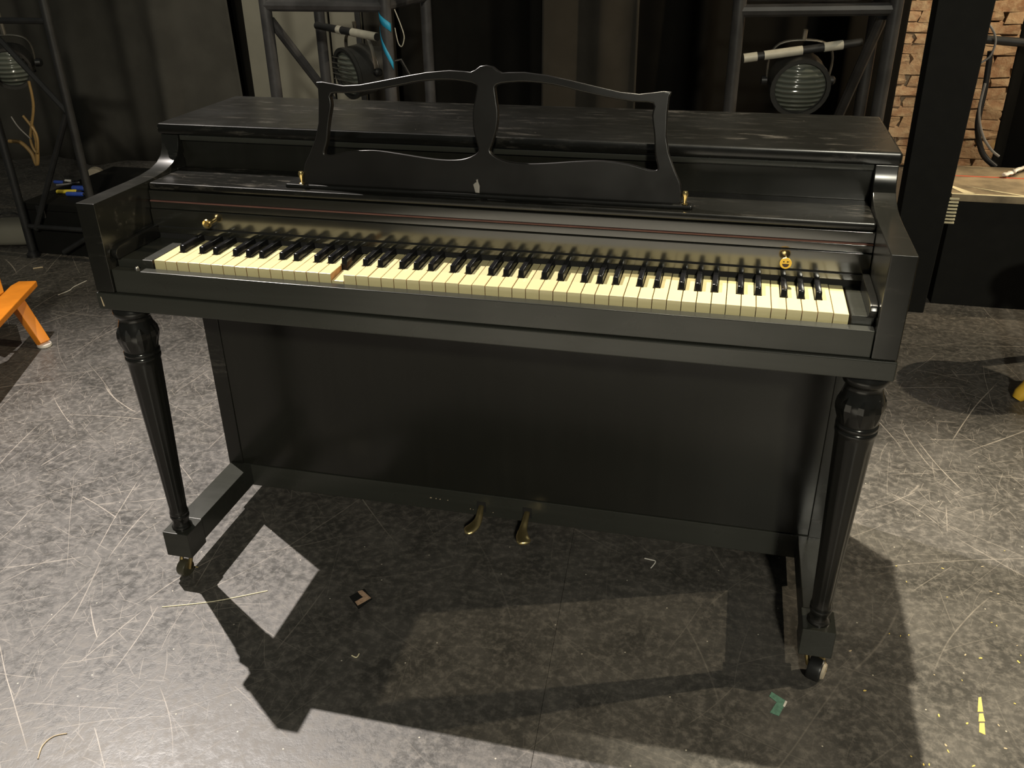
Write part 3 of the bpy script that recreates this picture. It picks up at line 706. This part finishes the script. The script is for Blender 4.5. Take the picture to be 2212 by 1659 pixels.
cable('cable', 'grey cable lying across the black case lid', [on_case(u, v)+Vector((0, 0, .005)) for u, v in ((122, 402), (145, 400), (172, 396))], .005, 'grey_cable')
def small_roll(name, label, u, v, ln, r, mat, ang, cat):
    q = on_case(u, v); t = thing(name, label, cat, (q.x, q.y, .235+r), ang)
    finish('barrel', bm_lathe([(0, -ln/2), (r*.8, -ln/2), (r, -ln/2+.004), (r, ln/2-.004), (r*.8, ln/2), (0, ln/2)], 14, axis='x'), mat, t)
    finish('collar', bm_lathe([(0, ln/2), (r*.6, ln/2), (r*.6, ln/2+.02), (0, ln/2+.02)], 12, axis='x'), 'tower_dark', t)
    return t
small_roll('cable_connector', 'blue cable connector on the black case beside the yellow one', 171, 412, .06, .012, 'blue', .1, 'connector')
small_roll('cable_connector', 'yellow cable connector on the black case lid', 145, 418, .09, .009, 'yellow_plastic', .25, 'connector')
small_roll('cable_connector', 'dark blue cable connector nearest the piano arm on the case lid', 163, 424, .08, .010, 'blue', .12, 'connector')
small_roll('cable_connector', 'flat blue cable connector farthest back on the case lid', 128, 397, .05, .008, 'blue', .0, 'connector')
small_roll('cable_connector', 'small white connector farthest back on the case lid', 148, 393, .035, .006, 'white', .0, 'connector')
q = aty(212, 393, 2.6)
q = atz(211, 400, .0)
t = thing('tape_roll', 'small tan roll of tape standing on the floor above the left piano arm', 'tape roll', (q.x, q.y, .05), .4)
finish('roll', bm_lathe([(.026, -.022), (.05, -.022), (.05, .022), (.026, .022), (.026, -.022)], 24, axis='y'), 'tan_wheel', t)
finish('core', bm_lathe([(.022, -.0215), (.0262, -.0215), (.0262, .0215), (.022, .0215), (.022, -.0215)], 24, axis='y'), 'copper', t)
cable('wooden_stick', 'pale wooden stick lying on the floor above the left piano arm', [atz(232, 404)+Vector((0, 0, .012)), atz(245, 399)+Vector((0, 0, .012)), atz(256, 395)+Vector((0, 0, .012))], .011, 'cream_tape', 'stick')
# bag shape standing in for a pale reflection beside the tower foot
def reflection_bag(u, v, label):
    q = atz(u, v); t = thing('reflection_bag', label, 'reflection_bag', (q.x, q.y+.05, 0), .3)
    bm = bmesh.new(); bmesh.ops.create_uvsphere(bm, u_segments=20, v_segments=12, radius=1)
    for vv in bm.verts:
        x, y, z = vv.co; f = 1+.08*math.sin(5*x+2*y)
        vv.co = Vector((math.copysign(abs(x)**.7, x)*.15*f, math.copysign(abs(y)**.7, y)*.09*f, .055+math.copysign(abs(z)**.6, z)*.055))
    finish('bag', bm, 'drape_pale', t, angle=2)
    finish('strap', bm_tube(spline([(-.06, 0, .108), (-.03, 0, .14), (.03, 0, .14), (.06, 0, .108)], 4), .008, 8, flat=.4), 'tower_dark', t)
reflection_bag(18, 532, 'grey-green bag shape standing in for a reflection at the left edge beside the slim tower')

# ------------------------------------------------------------------ right: platform, cables, drape
pl = thing('stage_platform', 'low wooden platform with black sides and cream taped edge at the right', 'platform', (2.5, 2.25, 0))
finish('side_board', bm_box(-.69, .9, -.215, .215, 0, .395, .004), 'box_black', pl)
for k in range(6):
    y0 = -.22+k*.0735
    finish('deck_plank', bm_box(-.7, .9, y0, y0+.0725, .3955, .42, .0015), 'deck', pl)
finish('edge_tape', bm_box(-.7, .9, -.2195, -.205, .4202, .4208, 0), 'cream_tape', pl)
finish('edge_tape', bm_prism([(-.695, -.11), (-.675, -.11), (-.62, -.2), (-.64, -.212), (-.66, -.2)], 'z', .4208, .4214, 0), 'cream_tape', pl)
finish('edge_tape', bm_prism([(-.63, -.105), (-.61, -.115), (-.44, -.205), (-.47, -.205)], 'z', .4208, .4214, 0), 'cream_tape', pl)
finish('edge_tape', bm_box(-.64, .5, .045, .056, .4202, .4209, 0), 'red_tape', pl)
for k in range(8): finish('rib', bm_box(-.712, -.672, -.2225, -.2155, .40-k*.0125, .407-k*.0125, .001), 'cream_tape', pl)
q = aty(2190, 370, 2.4)
rg = spline([atz(2168, 378, .432), atz(2185, 373, .435), atz(2200, 366, .445), atz(2225, 360, .43), atz(2245, 368, .43)], 6)
tag(tube('white_cloth', rg, [.008+.006*math.sin(i*.9)**2 for i in range(len(rg))], 'white', None, 8, .6), 'crumpled white cloth strip on the wooden platform', 'cloth')
cable('cable', 'black cable hanging in a long curve in front of the bricks at the right', [aty(u, v, 2.5) for u, v in ((2140, 110), (2128, 190), (2112, 270), (2122, 330), (2150, 360))], .011, 'cable')
cable('cable', 'grey cable looping beside the black masking flat', [aty(u, v, 2.46) for u, v in ((2136, 52), (2148, 72), (2150, 95), (2138, 122), (2118, 136))], .004, 'grey_cable')
cable('cable', 'thin black cable running down to the platform at the right edge', [aty(u, v, 2.44) for u, v in ((2128, 180), (2115, 240), (2122, 290), (2140, 322), (2158, 338))], .005, 'grey_cable')
drape('stage_curtain', aty(2172, 150, 2.6).x, 3.3, 2.60, 2.6, 'drape_black', 'black curtain at the far right edge above the platform', 15, .03, 12, z0=0.0)
tag(tube('rail', [aty(2130, 85, 2.50), aty(2240, 95, 2.50)], .016, 'tower_dark', None, 10), 'dark horizontal pipe in front of the bricks at the top right', 'pipe')

# ------------------------------------------------------------------ orange wooden stool at the left edge, golden one at the right edge
HS = .185
def stool(name, label, seat_pts, legs, mat, zt, thick):
    c = sum((Vector((x, y, 0)) for x, y in seat_pts), Vector())/len(seat_pts)
    t = thing(name, label, 'stool', (c.x, c.y, 0))
    bm = bm_prism([(x-c.x, y-c.y) for x, y in seat_pts], 'z', zt-thick, zt, .004, 3)
    finish('seat', bm, mat, t)
    for top, foot, r in legs:
        a = Vector((top[0]-c.x, top[1]-c.y, zt-thick+.001)); b = Vector((foot[0]-c.x, foot[1]-c.y, .012))
        lg = bmesh.new(); d = (b-a).normalized(); s = d.cross(Vector((0, 0, 1))).normalized(); u = s.cross(d)
        vs = []
        for p, rr in ((a, r*1.15), (b, r)):
            vs.append([lg.verts.new(p + s*i*rr + u*j*rr*.8) for i, j in ((-1, -1), (1, -1), (1, 1), (-1, 1))])
        for k in range(4): lg.faces.new((vs[0][k], vs[0][(k+1) % 4], vs[1][(k+1) % 4], vs[1][k]))
        lg.faces.new(vs[0][::-1]); lg.faces.new(vs[1]); bmesh.ops.recalc_face_normals(lg, faces=list(lg.faces)); bevel(lg, .004, 2)
        L = finish('leg', lg, mat, t)
        finish('foot_cap', bm_lathe([(0, 0), (r*1.1, 0), (r*1.25, .004), (r*1.2, .011), (0, .014)], 16, origin=(b.x, b.y, 0)), 'white', L)
    return t, c
e0 = atz(79, 607, HS); e1 = atz(-4, 696, HS)
ed = (e1-e0).normalized(); back = Vector((ed.y, -ed.x, 0)); back = back if back.x < 0 else -back
W2 = .42; Ls = (e1-e0).length+.10
P_ = [atz(u, v, HS) for u, v in ((79, 606), (-4, 696), (-70, 768), (-130, 700), (-25, 662), (5, 634), (22, 617), (40, 607))]
foot = atz(97, 748)
st, sc_ = stool('wooden_stool', 'orange varnished wooden stool with splayed white-capped legs at left edge', [(v.x, v.y) for v in P_],
    [((e0+ed*.10+back*.05).to_tuple()[:2], (foot.x, foot.y), .0195), ((e0+ed*Ls*.9+back*.05).to_tuple()[:2], (foot+ed*.34+back*.16).to_tuple()[:2], .0195),
     ((e0+ed*.10+back*.36).to_tuple()[:2], (foot+back*.52).to_tuple()[:2], .0195), ((e0+ed*Ls*.9+back*.36).to_tuple()[:2], (foot+back*.52+ed*.30).to_tuple()[:2], .0195)], 'orange_wood', HS, .022)
finish('seat_board', bm_prism([((q-sc_).x, (q-sc_).y) for q in (atz(u, v, HS) for u, v in ((-2, 594), (8, 628), (-30, 655), (-80, 640), (-60, 590)))], 'z', HS-.02, HS-.002, .003), 'orange_wood', st)
bm = bm_tube([(e0+ed*.16+back*.07)-sc_, (e0+ed*.16+back*.3)-sc_], .008, 8)
bmesh.ops.translate(bm, verts=list(bm.verts), vec=(0, 0, -.05)); finish('stretcher', bm, 'brass', st)
g = atz(2192, 862)
gs = thing('wooden_stool', 'golden varnished wooden stool whose foot shows at the right edge', 'stool', (g.x+.25, g.y+.1, 0))
finish('seat', bm_lathe([(0, .40), (.15, .40), (.16, .405), (.165, .415), (.16, .428), (.15, .432), (0, .43)], 32), 'gold_wood', gs)
for k in range(4):
    a = math.atan2(-.1, -.25)+k*PI/2; d = Vector((math.cos(a), math.sin(a), 0))
    finish('leg', bm_tube([d*.12+Vector((0, 0, .40)), d*.235+Vector((0, 0, .045)), d*.252+Vector((0, 0, .018)), d*.262+Vector((0, 0, .0))], [.017, .02, .022, .016], 14), 'gold_wood', gs)
finish('stretcher', bm_tube([(-.16, -.06, .22), (.16, .06, .22)], .01, 8), 'gold_wood', gs)

# ------------------------------------------------------------------ tape marks and litter on the stage floor
def floor_poly(name, px, mat, label, cat, z0=.0, th=.0008, parent=None, group=None, org=None):
    pts = [atz(u, v) for u, v in px]; c = org or sum(pts, Vector())/len(pts)
    bm = bm_prism([(q.x-c.x, q.y-c.y) for q in pts], 'z', z0, z0+th, 0)
    if parent: return finish(name, bm, mat, parent)
    o = finish(name, bm, mat, None, loc=(c.x, c.y, 0)); return tag(o, label, cat, group)
def PX(l, x0, y0, s): return [(x0+a/s, y0+b/s) for a, b in l]
S4 = lambda l: PX(l, 700, 950, 3.687)
c = atz(780, 1290)
tm = thing('tape_mark', 'brown L-shaped tape corner mark on black tape below the left pedal', 'tape', (c.x, c.y, 0))
floor_poly('backing', S4([(200, 1250), (320, 1185), (385, 1270), (275, 1350)]), 'dark_tape', '', '', 0, .0004, tm, None, c)
floor_poly('corner_strip', S4([(268, 1210), (305, 1200), (375, 1262), (268, 1322), (247, 1292), (312, 1255), (280, 1228)]), 'brown_tape', '', '', .0004, .0006, tm, None, c)
S7 = lambda l: PX(l, 1100, 1150, 3.16)
c = atz(1682, 1518)
tm = thing('tape_mark', 'green L-shaped tape corner mark beside the right caster', 'tape', (c.x, c.y, 0))
floor_poly('corner_strip', S7([(1790, 1090), (1895, 1155), (1840, 1255), (1780, 1230), (1825, 1160), (1775, 1120)]), 'green_tape', '', '', 0, .0008, tm, None, c)
floor_poly('torn_edge', S7([(1885, 1150), (1898, 1158), (1880, 1195), (1868, 1188)]), 'white', '', '', .0008, .0004, tm, None, c)
S8 = lambda l: PX(l, 1700, 1100, 2.969)
c = atz(2118, 1545)
tm = thing('tape_mark', 'worn yellow tape strip in three pieces on the right floor', 'tape', (c.x, c.y, 0))
for pc in ([(1228, 1208), (1245, 1205), (1258, 1300), (1222, 1300)], [(1232, 1312), (1258, 1310), (1270, 1362), (1228, 1362)], [(1234, 1372), (1266, 1372), (1272, 1448), (1232, 1430)]):
    floor_poly('tape_piece', S8(pc), 'yellow_tape', '', '', 0, .0006, tm, None, c)
def bit(label, px, r, mat, cat='thread', name='thread', group=None):
    pts = [atz(u, v) + Vector((0, 0, r)) for u, v in px]; c = pts[0].copy()
    bm = bm_tube(spline([p-c+Vector((0, 0, r)) for p in pts], 5), r, 6, flat=.8)
    c.z = 0; o = finish(name, bm, mat, None, loc=c); return tag(o, label, cat, group)
bit('curled pale thread on the floor at the bottom left corner', [(145, 1585), (115, 1592), (92, 1612), (82, 1640)], .0012, 'paint_chip')
bit('short white wire on the floor between stool and piano', [(125, 638), (150, 628), (160, 620), (187, 607)], .0016, 'white')
bit('long straight pale thread in front of the left caster', [(350, 1312), (460, 1300), (578, 1277)], .0011, 'cream_tape')
bit('pale thread in the shadow below the brown tape mark', [(760, 1417), (770, 1421), (776, 1413)], .0014, 'cream_tape')
bit('bent shiny wire scrap under the right side of the piano', [(1392, 1207), (1405, 1210), (1416, 1214), (1406, 1228)], .0014, 'white')
bit('tiny straw thread caught at the left caster', [(393, 1223), (410, 1222), (428, 1226)], .0008, 'yellow_tape')
bit('pale scrap of tape at the foot of the slim tower', [(72, 582), (85, 580), (93, 579)], .004, 'paint_chip')
rnd = random.Random(4)
chips = [(1936, 1223), (1958, 1257), (1837, 1406), (1945, 1374), (1921, 1369), (1963, 1372), (1868, 1492), (2085, 1415), (2118, 1422), (2140, 1278), (2156, 1283), (2170, 1190), (2122, 1224), (2142, 1345), (2153, 1352), (2197, 1395), (2205, 1416), (2192, 1520), (2157, 1567), (2172, 1617), (2007, 1652), (1968, 1634), (2043, 1610), (2048, 1623), (2078, 1470), (2018, 1458), (2103, 1655), (2089, 1563), (1995, 1652), (2200, 1430), (2028, 1546), (2046, 1290), (2036, 1228)]
for k, (u, v) in enumerate(chips):
    q = atz(u, v); n = 5; r = rnd.uniform(.0018, .0042); a0 = rnd.uniform(0, PI); el = rnd.uniform(.3, .6)
    pts = []
    for i in range(n):
        a = 2*PI*i/n+rnd.uniform(-.3, .3); x, y = r*math.cos(a), r*el*math.sin(a)
        pts.append((x*math.cos(a0)-y*math.sin(a0), x*math.sin(a0)+y*math.cos(a0)))
    o = finish('litter_chip', bm_prism(pts, 'z', 0, .0008, 0), rnd.choice(['yellow_tape', 'yellow_tape', 'paint_chip']), None, loc=(q.x, q.y, 0))
    tag(o, 'tiny yellowish chip of litter on the floor right of the piano', 'litter', 'chips of litter on the right floor')
